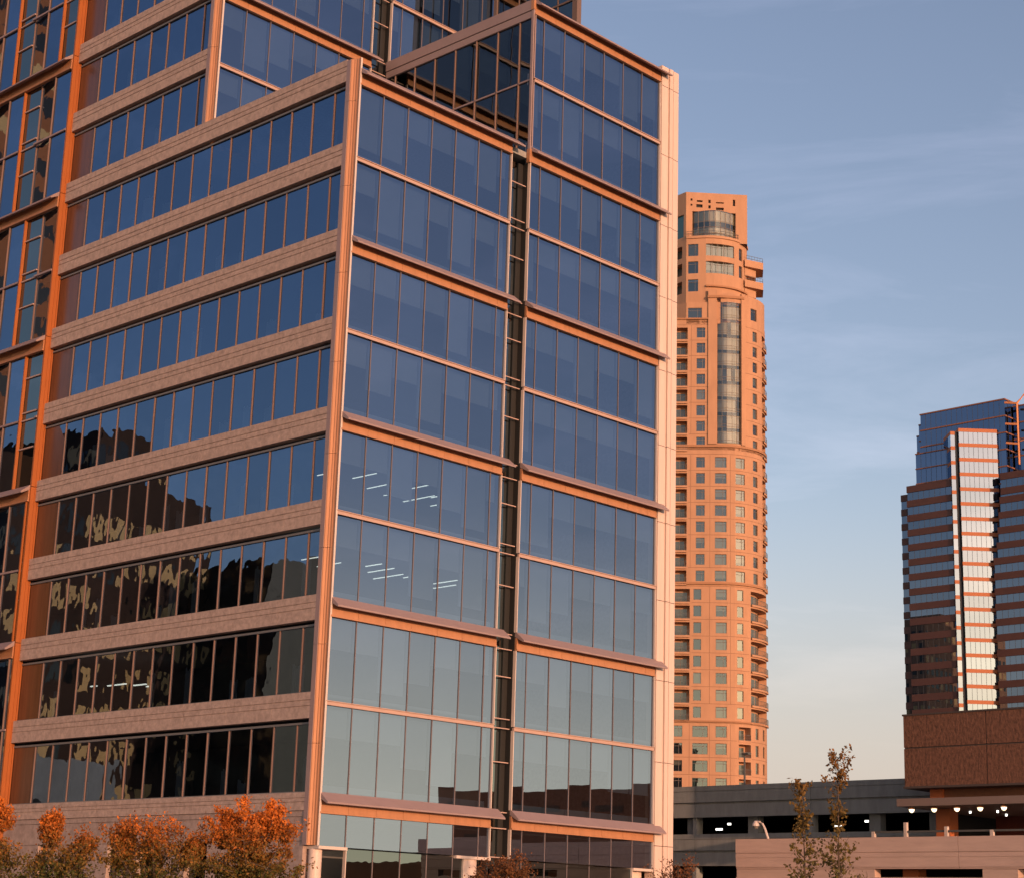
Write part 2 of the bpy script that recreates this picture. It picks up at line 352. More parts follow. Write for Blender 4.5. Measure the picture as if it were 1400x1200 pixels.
# roofs, slabs, core
mb = MB(); mb.box(.25, 11.15, .15, 10.6, 38.0, 38.3); mb.box(.22, .3, YE, 10.65, 38.2, 39.1); mb.build('low_roof', M['roof'], off)
mb = MB(); mb.box(11.35, 22.2, .2, 10.6, 46.0, 46.3); mb.build('upper_roof', M['roof'], off)
for k in range(-6, 9):
    zt = ZB(k); mb = MB()
    if k >= 1: mb.box(.4, 21.9, .62, 39.5, zt-.95, zt-.55)
    elif k >= -1:
        mb.box(.4, 21.9, 11.2, 39.5, zt-.95, zt-.55); mb.box(11.4, 21.9, .62, 10.55, zt-.95, zt-.55)
        if k == 0: mb.box(.4, 11.1, .62, 10.55, zt-.95, zt-.85)
    else: mb.box(.4, 21.9, 11.2, 39.5, zt-.95, zt-.55)
    mb.build('floor_slab', M['slab'], off)
mb = MB(); mb.box(7, 19, 7.5, 34, 0, 38); mb.box(7, 19, 17, 34, 38, 62); mb.box(14, 19, 5.5, 10, 38, 46); mb.build('interior_core', M['core'], off)
# fluorescent lights in three lit floors
mb = MB()
for zc, lst in ((21.55, [(2.0, 2.2, 1.1), (3.3, 1.2, 1.2), (5.0, 1.6, 1.6), (6.4, 2.4, 1.3), (6.2, .9, 1.5), (7.8, 2.2, 1.6), (8.0, .8, 1.4), (9.2, 2.6, 1.0)]),
                (17.55, [(1.0, 1.2, 1.5), (2.4, 2.2, 1.2), (3.6, .9, .8), (4.6, 1.2, 1.3), (5.8, 1.9, 1.5), (6.4, .7, 1.4), (8.2, .9, 1.3), (9.0, 1.8, 1.6)])):
    for x, y, l in lst: mb = MB(); mb.box(x, x+.055, y, y+l*1.3, zc-.71, zc-.68); mb.build('ceiling_light', M['tube'], off)
mb = MB()
for x, y, z, l in ((2.2, 17.2, 14.0-1.4, 1.5), (2.8, 16.4, 14.0-1.4, 1.0), (1.9, 19.2, 14.0-1.4, .5), (3.4, 16.8, 14.0-1.4, .4)): mb = MB(); mb.box(x, x+.1, y, y+l, z, z+.05); mb.build('ceiling_light', M['tube'], off)

# staggered glass wall left of the orange fin
XW = -.42
PIT = 4.6; BP = 1.575
def left_wall():
    for j in range(-1, 7):
        z0, z1 = (ZL(j)+.06 if j >= 0 else 0), ZL(j+1)-.78
        hood(XW, YP+.12, 46, ZL(j+1), 0, 'y')
        e0 = 24.5 - 1.45*(5-j)
        while e0 > YP-3: e0 -= PIT
        zm = ZT(j)
        while e0 < 46:
            b0, b1 = max(e0, YP+.12), min(e0 + 2*BP, 46)               # bay (two panes), then the gap on its left
            g0, g1 = max(e0+2*BP, YP+.12), min(e0+PIT, 46)
            if b1 > b0+.05:
                mb = MB(); mid = e0+BP
                for za, zb in ((z0, zm), (zm, z1)):
                    if mid > b0+.05: pane(mb, 'x', XW+.05, b0, min(mid, b1), za, zb, .006)
                    if b1 > max(mid, b0)+.05:                          # the outer pane is angled a few degrees
                        a = max(mid, b0); mb.quad((XW+.05+TOE, b1, za), (XW+.05, a, za), (XW+.05, a, zb), (XW+.05+TOE, b1, zb))
                for a in (e0+BP, e0+2*BP):
                    if a > YP+.2: q_ = 0 if a < e0+1.5*BP else TOE; mb.box(XW-.03+q_, XW+.1+q_, a-.022, a+.022, z0, z1, 1)
                mb.box(XW-.05, XW+.1, b0, b1, zm-.05, zm+.05, 2)
                o = mb.build('bay_window', [M['gl_l'], M['mull'], M['hood']], off)
                if e0 > YP+.1:
                    mb = MB(); mb.box(XW-.05, XW+.12, e0-.04, e0+.04, z0, z1); mb.build('bay_return', M['fin'], o)
            if g1 > g0+.05:
                mb = MB()
                for za, zb in ((z0, zm), (zm, z1)): pane(mb, 'x', XW+.14, g0, g1, za, zb, .012)
                for zq in (zm, zm+.42, zm-1.5, ZL(j+1)-2.0):
                    if z0 < zq < z1: mb.box(XW+.06, XW+.17, g0, g1, zq-.035, zq+.035, 1)
                mb.build('recessed_window', [M['gl_d'], M['bar']], off)
            e0 += PIT
TOE = .17
left_wall()
mb = MB(); mb.box(.9, 1.2, YP+.3, 46, 0, 62)
mb.build('inner_wall', M['core'], off)
# glazed wing screen on the upper tower
mb = MB(); pane(mb, 'x', 18.95, 4.4, 10.6, 46.4, 51.2); pane(mb, 'x', 18.95, 4.4, 10.6, 51.3, 62)
ws = mb.build('wing_screen', M['gl_d'], off)
mb = MB(); mb.box(18.8, 19.15, 4.05, 4.4, 46.4, 62); mb.box(18.85, 19.05, 10.3, 10.55, 46.4, 62)
for a in (5.6, 7.1, 8.6): mb.box(18.9, 19.0, a-.03, a+.03, 46.4, 62)
mb.box(18.88, 19.02, 4.4, 6.6, 51.2, 51.3); mb.build('screen_frame', M['screen'], ws)


# ------------------------------------------------------------------ far buildings: a wall with real openings along a plan path
def path_sampler(pts):
    L = [0]
    for a, b in zip(pts[:-1], pts[1:]): L.append(L[-1] + math.dist(a, b))
    def at(s):
        for i in range(len(L)-1):
            if s <= L[i+1] or i == len(L)-2:
                t = (s-L[i])/(L[i+1]-L[i]); a, b = pts[i], pts[i+1]; dx, dy = (b[0]-a[0])/(L[i+1]-L[i]), (b[1]-a[1])/(L[i+1]-L[i])
                return (a[0]+(b[0]-a[0])*t, a[1]+(b[1]-a[1])*t, -dy*-1, dx*-1) if False else (a[0]+(b[0]-a[0])*t, a[1]+(b[1]-a[1])*t, dy, -dx)
    return at, L
def wall_open(mb, pts, z0, z1, ops, mi=0, mj=1):
    """path runs left to right seen from outside; ops: (s0,s1,z0,z1,depth). Wall cells, reveals and nothing in the openings"""
    at, L = path_sampler(pts)
    ss = sorted(set([round(x, 3) for x in L] + [round(x, 3) for o in ops for x in o[:2]])); zz = sorted(set([z0, z1] + [round(x, 3) for o in ops for x in o[2:4]]))
    P = lambda s, z, d=0: (lambda q: (q[0]-q[2]*d, q[1]-q[3]*d, z))(at(s))
    for a, b in zip(ss[:-1], ss[1:]):
        if b-a < .002: continue
        run = None
        for c, d in zip(zz[:-1], zz[1:]):
            ms, mz = (a+b)/2, (c+d)/2
            hole = any(o[0] < ms < o[1] and o[2] < mz < o[3] for o in ops)
            if not hole:
                run = [c, d] if run is None else [run[0], d]
            if hole or d == zz[-1]:
                if run: mb.quad(P(a, run[0]), P(b, run[0]), P(b, run[1]), P(a, run[1]), mi)
                run = None
    for s0, s1, c, d, dp in ops:
        cut = [s0] + [x for x in ss if s0+.01 < x < s1-.01] + [s1]
        for a, b in zip(cut[:-1], cut[1:]):
            mb.quad(P(a, c), P(a, c, dp), P(b, c, dp), P(b, c), mi); mb.quad(P(a, d), P(b, d), P(b, d, dp), P(a, d, dp), mi)
        mb.quad(P(s0, c), P(s0, d), P(s0, d, dp), P(s0, c, dp), mi); mb.quad(P(s1, c), P(s1, c, dp), P(s1, d, dp), P(s1, d), mi)
    return P
# ---- tan residential tower
RT = Vector((233.43, 157.72)); RA = Vector((.79547, .60599)); RU = Vector((.60599, -.79547))
def rw(u, v): q = RT + RU*u + RA*v; return (q.x, q.y)
M['tan'] = simple('tan precast panel', (.46, .24, .14), .85, var=.1, scale=.5, detail=7, stretch=(1, 1, .35))
M['tan_d'] = simple('tan cornice', (.37, .175, .09), .85)
M['win'] = glass('apartment glass', (.4, .44, .44), .14, (.8, .9, .9), .004, .5)
M['joint'] = simple('panel joint', (.2, .1, .06), .9)
M['bayg'] = glass('bay glass', (.72, .74, .72), .1, (.8, .9, .9), .003, .5)
M['shade'] = simple('window shade', (.55, .48, .38), .9)
M['room'] = simple('dark room', (.035, .035, .035), .9)
M['rail'] = simple('balcony rail metal', (.09, .085, .08), .5)
M['door'] = simple('balcony door glass', (.06, .08, .08), .12, spec=.8)
M['frame'] = simple('window frame bronze', (.16, .12, .1), .5)
res = thing('residential_tower', 'tall sunlit tan apartment tower with rounded balconies beyond the office block', 'tower', (RT.x, RT.y, 0))
def plan(u0, rc, ur, n=10, v0=0):                     # flat front from u0 to the start of a quarter round of radius rc ending at u=ur
    c = ur-rc; pts = [(u0, v0), (c, v0)]
    for i in range(1, n+1): t = math.pi/2*i/n; pts.append((c+rc*math.sin(t), v0+rc-rc*math.cos(t)))
    return pts
def W(pts): return [rw(*p) for p in pts]
FH = 3.25
random.seed(11)
def window(P, s0, s1, z0, z1, name='window', mull=True, d=.22, pshade=None):
    mb = MB(); mb.quad(P(s0, z0, d), P(s1, z0, d), P(s1, z1, d), P(s0, z1, d)); o = mb.build(name, M['win'], res)
    mb = MB(); r = random.random(); zc = z0+(z1-z0)*random.choice((0, 0, 0, .3, .55)) if r < (pshade if pshade is not None else (.15 if s1 < O-2.3 else .78)) else z1
    if zc < z1-.05:
        mb.quad(P(s0, zc, d+.15), P(s1, zc, d+.15), P(s1, z1, d+.15), P(s0, z1, d+.15)); mb.build('shade', M['shade'], o)
    mb = MB(); mb.quad(P(s0, z0, d+.9), P(s1, z0, d+.9), P(s1, z1, d+.9), P(s0, z1, d+.9)); mb.build('room', M['room'], o)
    mb = MB(); f = .07
    for a, b, c, e in ((s0, s1, z0, z0+f), (s0, s1, z1-f, z1), (s0, s0+f, z0, z1), (s1-f, s1, z0, z1)) + (((s0+(s1-s0)*.68, s0+(s1-s0)*.68+f, z0, z1), (s0, s1, z1-.6, z1-.6+f)) if mull else ()):
        mb.quad(P(a, c, d-.04), P(b, c, d-.04), P(b, e, d-.04), P(a, e, d-.04))
    mb.build('frame', M['frame'], o); return o
def balcony(P, s0, s1, z0, z1, d=1.7, out=.35):
    mb = MB(); n = max(1, int((s1-s0)/1.2)); cs = [s0+(s1-s0)*i/n for i in range(n+1)]
    for a, b in zip(cs[:-1], cs[1:]):
        for q in ((z0-.35, z0+.02),):
            A, B = (a, b); mb.quad(P(A, q[0], -out), P(B, q[0], -out), P(B, q[1], -out), P(A, q[1], -out)); mb.quad(P(A, q[1], -out), P(B, q[1], -out), P(B, q[1], d), P(A, q[1], d)); mb.quad(P(A, q[0], .0), P(B, q[0], .0), P(B, q[0], -out), P(A, q[0], -out))
    o = mb.build('balcony', M['tan'], res)
    mb = MB()
    for a, b in zip(cs[:-1], cs[1:]): mb.quad(P(a, z0, d), P(b, z0, d), P(b, z1, d), P(a, z1, d))
    mb.build('back_wall', M['tan'], o)
    mb = MB(); a, b = s0+(s1-s0)*.28, s0+(s1-s0)*.86; m_ = (a+b)/2
    mb.quad(P(a, z0, d-.05), P(m_, z0, d-.05), P(m_, z1-.45, d-.05), P(a, z1-.45, d-.05)); mb.quad(P(m_+.05, z0, d-.05), P(b, z0, d-.05), P(b, z1-.45, d-.05), P(m_+.05, z1-.45, d-.05)); mb.build('balcony_door', M['door'], o)
    mb = MB()
    for a, b in zip(cs[:-1], cs[1:]):
        A, B = P(a, z0, -out+.06), P(b, z0, -out+.06)
        for h in (.12, 1.08): mb.tube([(A[0], A[1], z0+h), (B[0], B[1], z0+h)], .045, 4)
        k = 5
        for i in range(k+1):
            q = [A[0]+(B[0]-A[0])*i/k, A[1]+(B[1]-A[1])*i/k]; mb.tube([(q[0], q[1], z0), (q[0], q[1], z0+1.08)], .025, 4, cap=False)
    mb.build('balcony_rail', M['rail'], o)
def cornice(pts, z, h=.45, out=.35, col='tan_d'):
    at, L = path_sampler(W(pts)); mb = MB(); S = [i*L[-1]/24 for i in range(25)]
    P = lambda s, zz, d: (lambda q: (q[0]-q[2]*d, q[1]-q[3]*d, zz))(at(s))
    for a, b in zip(S[:-1], S[1:]):
        mb.quad(P(a, z, -out), P(b, z, -out), P(b, z+h, -out), P(a, z+h, -out)); mb.quad(P(a, z, 0), P(b, z, 0), P(b, z, -out), P(a, z, -out)); mb.quad(P(a, z+h, -out), P(b, z+h, -out), P(b, z+h, .1), P(a, z+h, .1))
    mb.build('cornice', M[col], res)
def floor_joints(P, L, zs, ops, mb):
    for z in zs:
        s = 0
        while s < L-.25:
            if not any(o_[0]-.3 < s+.12 < o_[1]+.3 and o_[2]-.4 < z < o_[3]+.1 for o_ in ops):
                mb.quad(P(s, z, -.015), P(s+.25, z, -.015), P(s+.25, z+.07, -.015), P(s, z+.07, -.015), 1)
            s += .25
    for u in (-2.1, -5.9, 1.9):
        for za, zb in zip(zs[1:], zs[:-1]):
            sm = u+O
            if not any(o_[0]-.1 < sm < o_[1]+.1 for o_ in ops): mb.quad(P(sm, za, -.015), P(sm+.06, za, -.015), P(sm+.06, zb-.1, -.015), P(sm, zb-.1, -.015), 1)
pl = plan(-13, 9, 9); O = 13                            # s = u + 13 on the flat
# bottom section
lv = [40.6-FH*i for i in range(5)]
ops = []; wins = []; bals = []
for t in lv:
    for a, b, k in ((-9.3, -7.2, 0), (-5.3, -2.4, 2), (-.9, 1.2, 0)): ops.append((a+O, b+O, t-2.1, t, .95)); wins.append(ops[-1])
    ops.append((O+3.6, O+6.3, t-2.5, t, 1.7)); bals.append(ops[-1])
    for a, b in ((7.6, 8.5), (10.2, 11.3)): ops.append((O+a, O+b, t-2.1, t, .95)); wins.append(ops[-1])
mb = MB(); P1 = wall_open(mb, W(pl) + [rw(9, 26)], 0, 41.6, ops); floor_joints(P1, 26.5, [t+.55 for t in lv], ops, mb); mb.build('wall', [M['tan'], M['joint']], res)
for o_ in wins: window(P1, *o_[:4], name='wide_window' if o_[1]-o_[0] > 2.5 else ('narrow_window' if o_[1]-o_[0] < 1.5 else 'window'))
for o_ in bals: balcony(P1, *o_[:4], out=.1)
cornice(pl, 41.35, .3)
# second section, balconies both sides
lv = [67.0-FH*i for i in range(8)]; ops = []; wins = []; bals = []
for t in lv:
    for a, b in ((-5.2, -3.7), (-.9, 1.2), (3.3, 4.6)): ops.append((a+O, b+O, t-2.1, t, .95)); wins.append(ops[-1])
    ops.append((O-10, O-5.9, t-2.6, t, 1.7)); bals.append(ops[-1]); ops.append((O+6.4, O+14.0, t-2.6, t, 1.7)); bals.append(ops[-1])
mb = MB(); P2 = wall_open(mb, W(pl) + [rw(9, 26)], 41.6, 68.1, ops); floor_joints(P2, 26.5, [t+.55 for t in lv], ops, mb); mb.build('wall', [M['tan'], M['joint']], res)
for o_ in wins: window(P2, *o_[:4], name='window' if o_[1]-o_[0] > 1.6 else 'narrow_window', mull=o_[1]-o_[0] > 1.6)
for o_ in bals: balcony(P2, *o_[:4])
cornice(pl, 67.9)
# third section, four window columns
lv = [93.4-FH*i for i in range(8)]; ops = []; wins = []; bals = []
for t in lv:
    for a, b in ((-4.8, -3.1), (-1.1, 1.15), (3.0, 5.0), (7.1, 8.5)): ops.append((a+O, b+O, t-2.1, t, .95)); wins.append(ops[-1])
    ops.append((O-10, O-6.6, t-2.6, t, 1.7)); bals.append(ops[-1]); ops.append((O+10.6, O+14.1, t-2.6, t, 1.7)); bals.append(ops[-1])
mb = MB(); P3 = wall_open(mb, W(pl) + [rw(9, 26)], 68.1, 95.6, ops); floor_joints(P3, 26.5, [t+.55 for t in lv], ops, mb); mb.build('wall', [M['tan'], M['joint']], res)
for o_ in wins: window(P3, *o_[:4], name='window' if o_[1]-o_[0] > 1.6 else 'narrow_window')
for o_ in bals: balcony(P3, *o_[:4])
cornice(pl, 95.4, out=.3)
# fourth section with the tall curved glass bay
lv = [120.2-FH*i for i in range(8)]; ops = []; wins = []; bals = []
for i, t in enumerate(lv):
    for a, b in ((-4.8, -3.1), (7.1, 8.5)): ops.append((a+O, b+O, t-2.1, t, .95)); wins.append(ops[-1])
    ops.append((O-10, O-6.6, t-2.6, t, 1.7)); bals.append(ops[-1]); ops.append((O+10.6, O+14.1, t-2.6, t, 1.7)); bals.append(ops[-1])
bay = (O-.7, O+4.15, 96.2, 121.9, .7); ops.append(bay)
mb = MB(); P4 = wall_open(mb, W(pl) + [rw(9, 26)], 95.6, 122.0, ops); floor_joints(P4, 26.5, [t+.55 for t in lv], ops, mb); mb.build('wall', [M['tan'], M['joint']], res)
for o_ in wins: window(P4, *o_[:4], name='window' if o_[1]-o_[0] > 1.6 else 'narrow_window')
for o_ in bals: balcony(P4, *o_[:4])
mb = MB(); cs = [bay[0]+(bay[1]-bay[0])*i/5 for i in range(6)]; bow = lambda s: .16-.45*math.sin(math.pi*(s-bay[0])/(bay[1]-bay[0]))
BT = 125.6
for a, b in zip(cs[:-1], cs[1:]):
    z = 96.2
    while z < BT-.1: ze = min(z+FH/2, BT); mb.quad(P4(a, z, bow(a)), P4(b, z, bow(b)), P4(b, ze, bow(b)), P4(a, ze, bow(a))); z = ze
gb = mb.build('glass_bay', M['bayg'], res)
mb = MB(); mb2 = MB()
z = 96.2
while z < BT:
    for a, b in zip(cs[:-1], cs[1:]):
        for dz in (0, .55, 2.2): 
            if z+dz < BT-.05: mb.quad(P4(a, z+dz, bow(a)-.05), P4(b, z+dz, bow(b)-.05), P4(b, z+dz+.08, bow(b)-.05), P4(a, z+dz+.08, bow(a)-.05))
        mb2.quad(P4(a, z, .62), P4(b, z, .62), P4(b, min(BT, z+2.6), .62), P4(a, min(BT, z+2.6), .62), 0 if random.random() < .82 else 1); mb2.quad(P4(a, min(BT-.05, z+2.6), .62), P4(b, min(BT-.05, z+2.6), .62), P4(b, min(BT, z+FH), .62), P4(a, min(BT, z+FH), .62), 1)
    z += FH
for s in cs: 
    q = P4(s, 96.2, bow(s)-.05); mb.tube([q, (q[0], q[1], BT)], .05, 4)
mb.build('bay_frame', M['frame'], gb); mb2.build('curtain', [M['shade'], M['room']], gb)
# pylons beside the bay and the shoulders of the shaft
mb = MB()
for a, b, zt in ((-2.5, -.75, 128.2), (4.2, 5.1, 127.6)): mb.quad(P4(a+O, 96, -.28), P4(b+O, 96, -.28), P4(b+O, zt, -.28), P4(a+O, zt, -.28)); mb.quad(P4(a+O, 96, .3), P4(a+O, 96, -.28), P4(a+O, zt, -.28), P4(a+O, zt, .3)); mb.quad(P4(b+O, 96, -.28), P4(b+O, 96, .3), P4(b+O, zt, .3), P4(b+O, zt, -.28))
mb.build('pylon', M['tan'], res)
sh = [(-2.6, 0)] + [p for p in plan(-13, 9, 9)[1:]]     # shoulder keeps the round right side
at5, L5 = path_sampler(W(pl))
ops = [(O+6.6, O+8.4, 122.6, 125.2, .95)]
mb = MB(); P5 = wall_open(mb, W([p for p in pl if p[0] > -.5 and p[0] < 8.9]), 122.0, 127.4, [(6.6, 8.4, 122.5, 125.0, .95), (0, 4.15, 122.0, BT, .7)]); mb.build('wall', M['tan'], res)
window(P5, 6.6, 8.4, 122.5, 125.0, 'window')
ops = [(3.4, 6.4, 121.9, 124.6, .95)]
mb = MB(); lp = W([(-9.6, 2.2), (-6.9, .0), (0, 0)]); P6 = wall_open(mb, lp, 121.0, 125.6, [(3.8, 6.6, 122.0, 124.4, .95)]); mb.build('wall', M['tan'], res); window(P6, 3.8, 6.6, 122.0, 124.4, 'wide_window')
mb = MB(); mb.prism(W([(-13, .3), (0, .3), (4, 1.5), (6.5, 3.2), (8.3, 6.0), (8.9, 9), (8.9, 25), (-13, 25)]), 121.5, 122.05); mb.prism(W([(-9.5, 2.4), (-6.9, .3), (0, .3), (4, 1.5), (6.5, 3.2), (8.3, 6.0), (8.9, 9), (8.9, 25), (-9.5, 25)]), 125.2, 125.7); mb.build('terrace', M['tan_d'], res)
cornice([(-13, 0), (-2.5, 0)], 121.9, .3, .3); cornice([(-2.6, 0), (0, 0), (4.6, 1.2)], 126.4, .5, .55)
# drum with the wide curved windows
dp = [(-12.5, 6.4), (-7.0, .9), (-3.0, .45)] + [(-3.0+8.4*math.sin(math.pi/2*i/8), .45+7.5-7.5*math.cos(math.pi/2*i/8)) for i in range(1, 9)] + [(5.4, 22)]
ops = []; wins = []
s1 = math.dist(dp[0], dp[1])
for t in (139.4-1.0, 139.4-1.0-FH*1.16): 
    ops.append((s1+.35, s1+2.45, t-2.6, t, .95)); wins.append(ops[-1]); ops.append((s1+4.0, s1+10.2, t-2.6, t, .95)); wins.append(ops[-1]); ops.append((s1+11.6, s1+12.8, t-2.6, t, .95)); wins.append(ops[-1])
    ops.append((s1-4.5, s1-1.2, t-2.7, t-.1, 1.6)); 
t = 139.4-1.0-FH*2.35; ops.append((s1+.35, s1+2.45, t-2.6, t, .95)); wins.append(ops[-1]); ops.append((s1-4.5, s1-1.2, t-2.7, t-.1, 1.6))
mb = MB(); P7 = wall_open(mb, W(dp), 125.6, 140.2, ops); mb.build('wall', M['tan'], res)
for o_ in wins: window(P7, *o_[:4], name='wide_window' if o_[1]-o_[0] > 2.5 else 'window')
mb = MB()
for o_ in ops:
    if o_[4] > 1: mb.quad(P7(o_[0], o_[2], 1.6), P7(o_[1], o_[2], 1.6), P7(o_[1], o_[3], 1.6), P7(o_[0], o_[3], 1.6))
mb.build('loggia_back', M['door'], res)
mb = MB()
for o_ in wins:
    if o_[1]-o_[0] > 2.5:
        for i in range(1, 5): s_ = o_[0]+(o_[1]-o_[0])*i/5; mb.quad(P7(s_-.05, o_[2], .1), P7(s_+.05, o_[2], .1), P7(s_+.05, o_[3], .1), P7(s_-.05, o_[3], .1))
mb.build('window_mullion', M['frame'], res)
cornice(dp[2:-1], 129.0, .35, .5); cornice(dp[1:-1], 139.6, .5, .25, 'tan')
mb = MB(); mb.prism(W([(p[0]*.97, p[1]+.2) for p in dp] + [(-12, 22)]), 139.6, 140.1); mb.build('drum_roof', M['tan_d'], res)
mb = MB()
at8, L8 = path_sampler(W(dp[1:-1]))
S = [i*L8[-1]/16 for i in range(17)]
for a, b in zip(S[:-1], S[1:]):
    A, B = at8(a), at8(b)
    for h in (140.6, 141.2): mb.tube([(A[0], A[1], h), (B[0], B[1], h)], .05, 4)
    mb.tube([(A[0], A[1], 140), (A[0], A[1], 141.2)], .04, 4)
mb.build('roof_rail', M['rail'], res)
# crown box with the bowed glass
bp_ = [(-12.5, 6.9), (-7.1, 1.5), (5.4, 3.7), (5.4, 20)]; s1 = math.dist(bp_[0], bp_[1])
small = [(s1+.9, s1+1.3, 148.3, 148.8, .5), (s1+.9, s1+1.3, 147.2, 147.6, .5), (s1+2.2, s1+3.4, 148.1, 148.5, .5), (s1+2.1, s1+3.4, 146.9, 147.6, .5), (s1+4.6, s1+5.1, 148, 148.7, .5), (s1+4.6, s1+5.1, 146.8, 147.5, .5), (s1+6.2, s1+7.8, 148, 148.3, .5), (s1+6.2, s1+7.8, 146.5, 147.1, .5), (s1+9.7, s1+10.2, 147.6, 149, .5)]
mb = MB(); P8 = wall_open(mb, W(bp_), 139.4, 150.2, small + [(s1+1.3, s1+10.3, 139.6, 146.0, 1.2), (.6, s1-.7, 139.7, 145.4, .4)]); 
mb.prism(W([(-12.3, 7.2), (-7.0, 1.9), (5.2, 4.0), (5.2, 20), (-12.3, 20)]), 149.2, 149.6)
mb.build('crown_wall', M['tan'], res)
mb = MB(); 
for o_ in small: mb.quad(P8(o_[0], o_[2], .5), P8(o_[1], o_[2], .5), P8(o_[1], o_[3], .5), P8(o_[0], o_[3], .5))
mb.build('louvre', M['room'], res)
mb = MB(); mb.quad(P8(.6, 139.7, .35), P8(s1-.7, 139.7, .35), P8(s1-.7, 145.4, .35), P8(.6, 145.4, .35)); mb.build('shade_sheet', simple('teal shade tone', (.05, .13, .13), .1, spec=.8), res)  # teal sheet paints the shade on the crown's left side
mb = MB(); mf = MB(); a0, a1 = s1+1.35, s1+10.25; n = 8; cs = [a0+(a1-a0)*i/n for i in range(n+1)]; bw = lambda s: .5-1.9*math.sin(math.pi*(s-a0)/(a1-a0))
mr = MB()
for a, b in zip(cs[:-1], cs[1:]):
    for za, zb in ((139.6, 140.9), (140.9, 142.3), (142.3, 143.6), (143.6, 145.9)): 
        mb.quad(P8(a, za, bw(a)), P8(b, za, bw(b)), P8(b, zb, bw(b)), P8(a, zb, bw(a)))
    for zz in (140.9, 142.3, 143.6): mf.quad(P8(a, zz-.05, bw(a)-.05), P8(b, zz-.05, bw(b)-.05), P8(b, zz+.05, bw(b)-.05), P8(a, zz+.05, bw(a)-.05))
    mr.quad(P8(a, 143.6, bw(a)+.4), P8(b, 143.6, bw(b)+.4), P8(b, 145.9, bw(b)+.4), P8(a, 145.9, bw(a)+.4), 0); mr.quad(P8(a, 142.3, bw(a)+.4), P8(b, 142.3, bw(b)+.4), P8(b, 143.6, bw(b)+.4), P8(a, 143.6, bw(a)+.4), 1); mr.quad(P8(a, 139.6, bw(a)+.4), P8(b, 139.6, bw(b)+.4), P8(b, 142.3, bw(b)+.4), P8(a, 142.3, bw(a)+.4), 0)
    mf.quad(P8(a, 145.9, bw(a)), P8(b, 145.9, bw(b)), P8(b, 145.9, 1.1), P8(a, 145.9, 1.1))
for s in cs: q = P8(s, 139.6, bw(s)-.05); mf.tube([q, (q[0], q[1], 145.9)], .07, 4)
gb = mb.build('glass_bay', M['bayg'], res); mf.build('bay_frame', M['frame'], gb); mr.build('curtain', [M['shade'], M['room']], gb)
# cantilevered balconies on the right of the crown
for z in (136.6, 132.2):
    mb = MB(); mb.prism(W([(4.9, 4.4), (8.7, 6.8), (8.7, 11.5), (4.9, 11.5)]), z-1.7, z-.2); mb.prism(W([(4.9, 5.2), (7.2, 7.2), (7.2, 10.5), (4.9, 10.5)]), z-3.4, z-1.7); o = mb.build('balcony', M['tan'], res)
    mb = MB(); q = W([(5.2, 4.6), (8.6, 6.9), (8.6, 11.4)])
    for h in (.3, .9): mb.tube([(x, y, z-.2+h) for x, y in q], .05, 4)
    for i in range(7): t = i/6; mb.tube([(q[0][0]+(q[1][0]-q[0][0])*t, q[0][1]+(q[1][1]-q[0][1])*t, z-.2), (q[0][0]+(q[1][0]-q[0][0])*t, q[0][1]+(q[1][1]-q[0][1])*t, z+.7)], .035, 4)
    mb.build('balcony_rail', M['rail'], o)
mb = MB(); mb.prism(W([(-12.8, 2.5), (-3, 2), (2, 3), (5.5, 6.5), (8.2, 10), (8.2, 25.5), (-12.8, 25.5)]), 0, 121); mb.build('inner_core', M['room'], res)

# ---- striped glass tower on the right
SO = Vector((357.85, 177.97, 0))
st = thing('striped_tower', 'dark red and blue striped glass skyscraper with one bright white shaft', 'skyscraper', SO)
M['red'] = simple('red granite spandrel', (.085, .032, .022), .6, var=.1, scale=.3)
M['red_lit'] = simple('sunlit red granite band', (.42, .13, .05), .7)  # the spandrel granite again, with sunlight put into the colour
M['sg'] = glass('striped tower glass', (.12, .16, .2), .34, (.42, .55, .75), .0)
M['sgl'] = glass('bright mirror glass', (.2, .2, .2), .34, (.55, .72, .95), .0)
M['sgb'] = glass('upper blue glass', (.1, .14, .18), .34, (.4, .55, .85), .0)
M['back'] = simple('tower interior', (.03, .035, .045), .9)
M['line'] = simple('tower joint metal', (.25, .1, .06), .6)
def striped(pts, z0, z1, name, pitch=3.86, sp=1.75, band='red', gl='sg', top=True, mul=1.5):
    """alternating spandrel and glass storeys over a plan polygon"""
    P_ = [(SO.x+a, SO.y+b) for a, b in pts]; cx = sum(p[0] for p in P_)/len(P_); cy = sum(p[1] for p in P_)/len(P_)
    ins = [(cx+(x-cx)*.985, cy+(y-cy)*.985) for x, y in P_]
    b = MB(); z = z1
    while z > z0:
        zl = max(z0, z-sp); b.prism(P_, zl, z, 2); zg = max(z0, z-pitch)
        if zl > zg: b.prism(ins, zg, zl)
        z -= pitch
    if mul:
        for (x0, y0), (x1, y1) in zip(ins, ins[1:]+ins[:1]):
            n = max(1, int(math.dist((x0, y0), (x1, y1))/mul))
            for i in range(1, n): b.tube([(x0+(x1-x0)*i/n, y0+(y1-y0)*i/n, z0), (x0+(x1-x0)*i/n, y0+(y1-y0)*i/n, z1-.2)], .05, 4, 1, cap=False)
    o = b.build(name, [M[gl], M['back'], M[band]], st)
    core = [(cx+(x-cx)*.93, cy+(y-cy)*.93) for x, y in P_]; c = MB(); c.prism(core, z0, z1-.5); c.build('inner_core', M['back'], o)
    return o
striped([(0, 1.2), (14, -4), (30, -4), (30, 14.2), (0, 14.2)], 0, 116.6, 'left_wing')
striped([(2, 14.25), (30, 14.25), (30, 17.2), (2, 17.2)], 0, 115.0, 'back_wing')
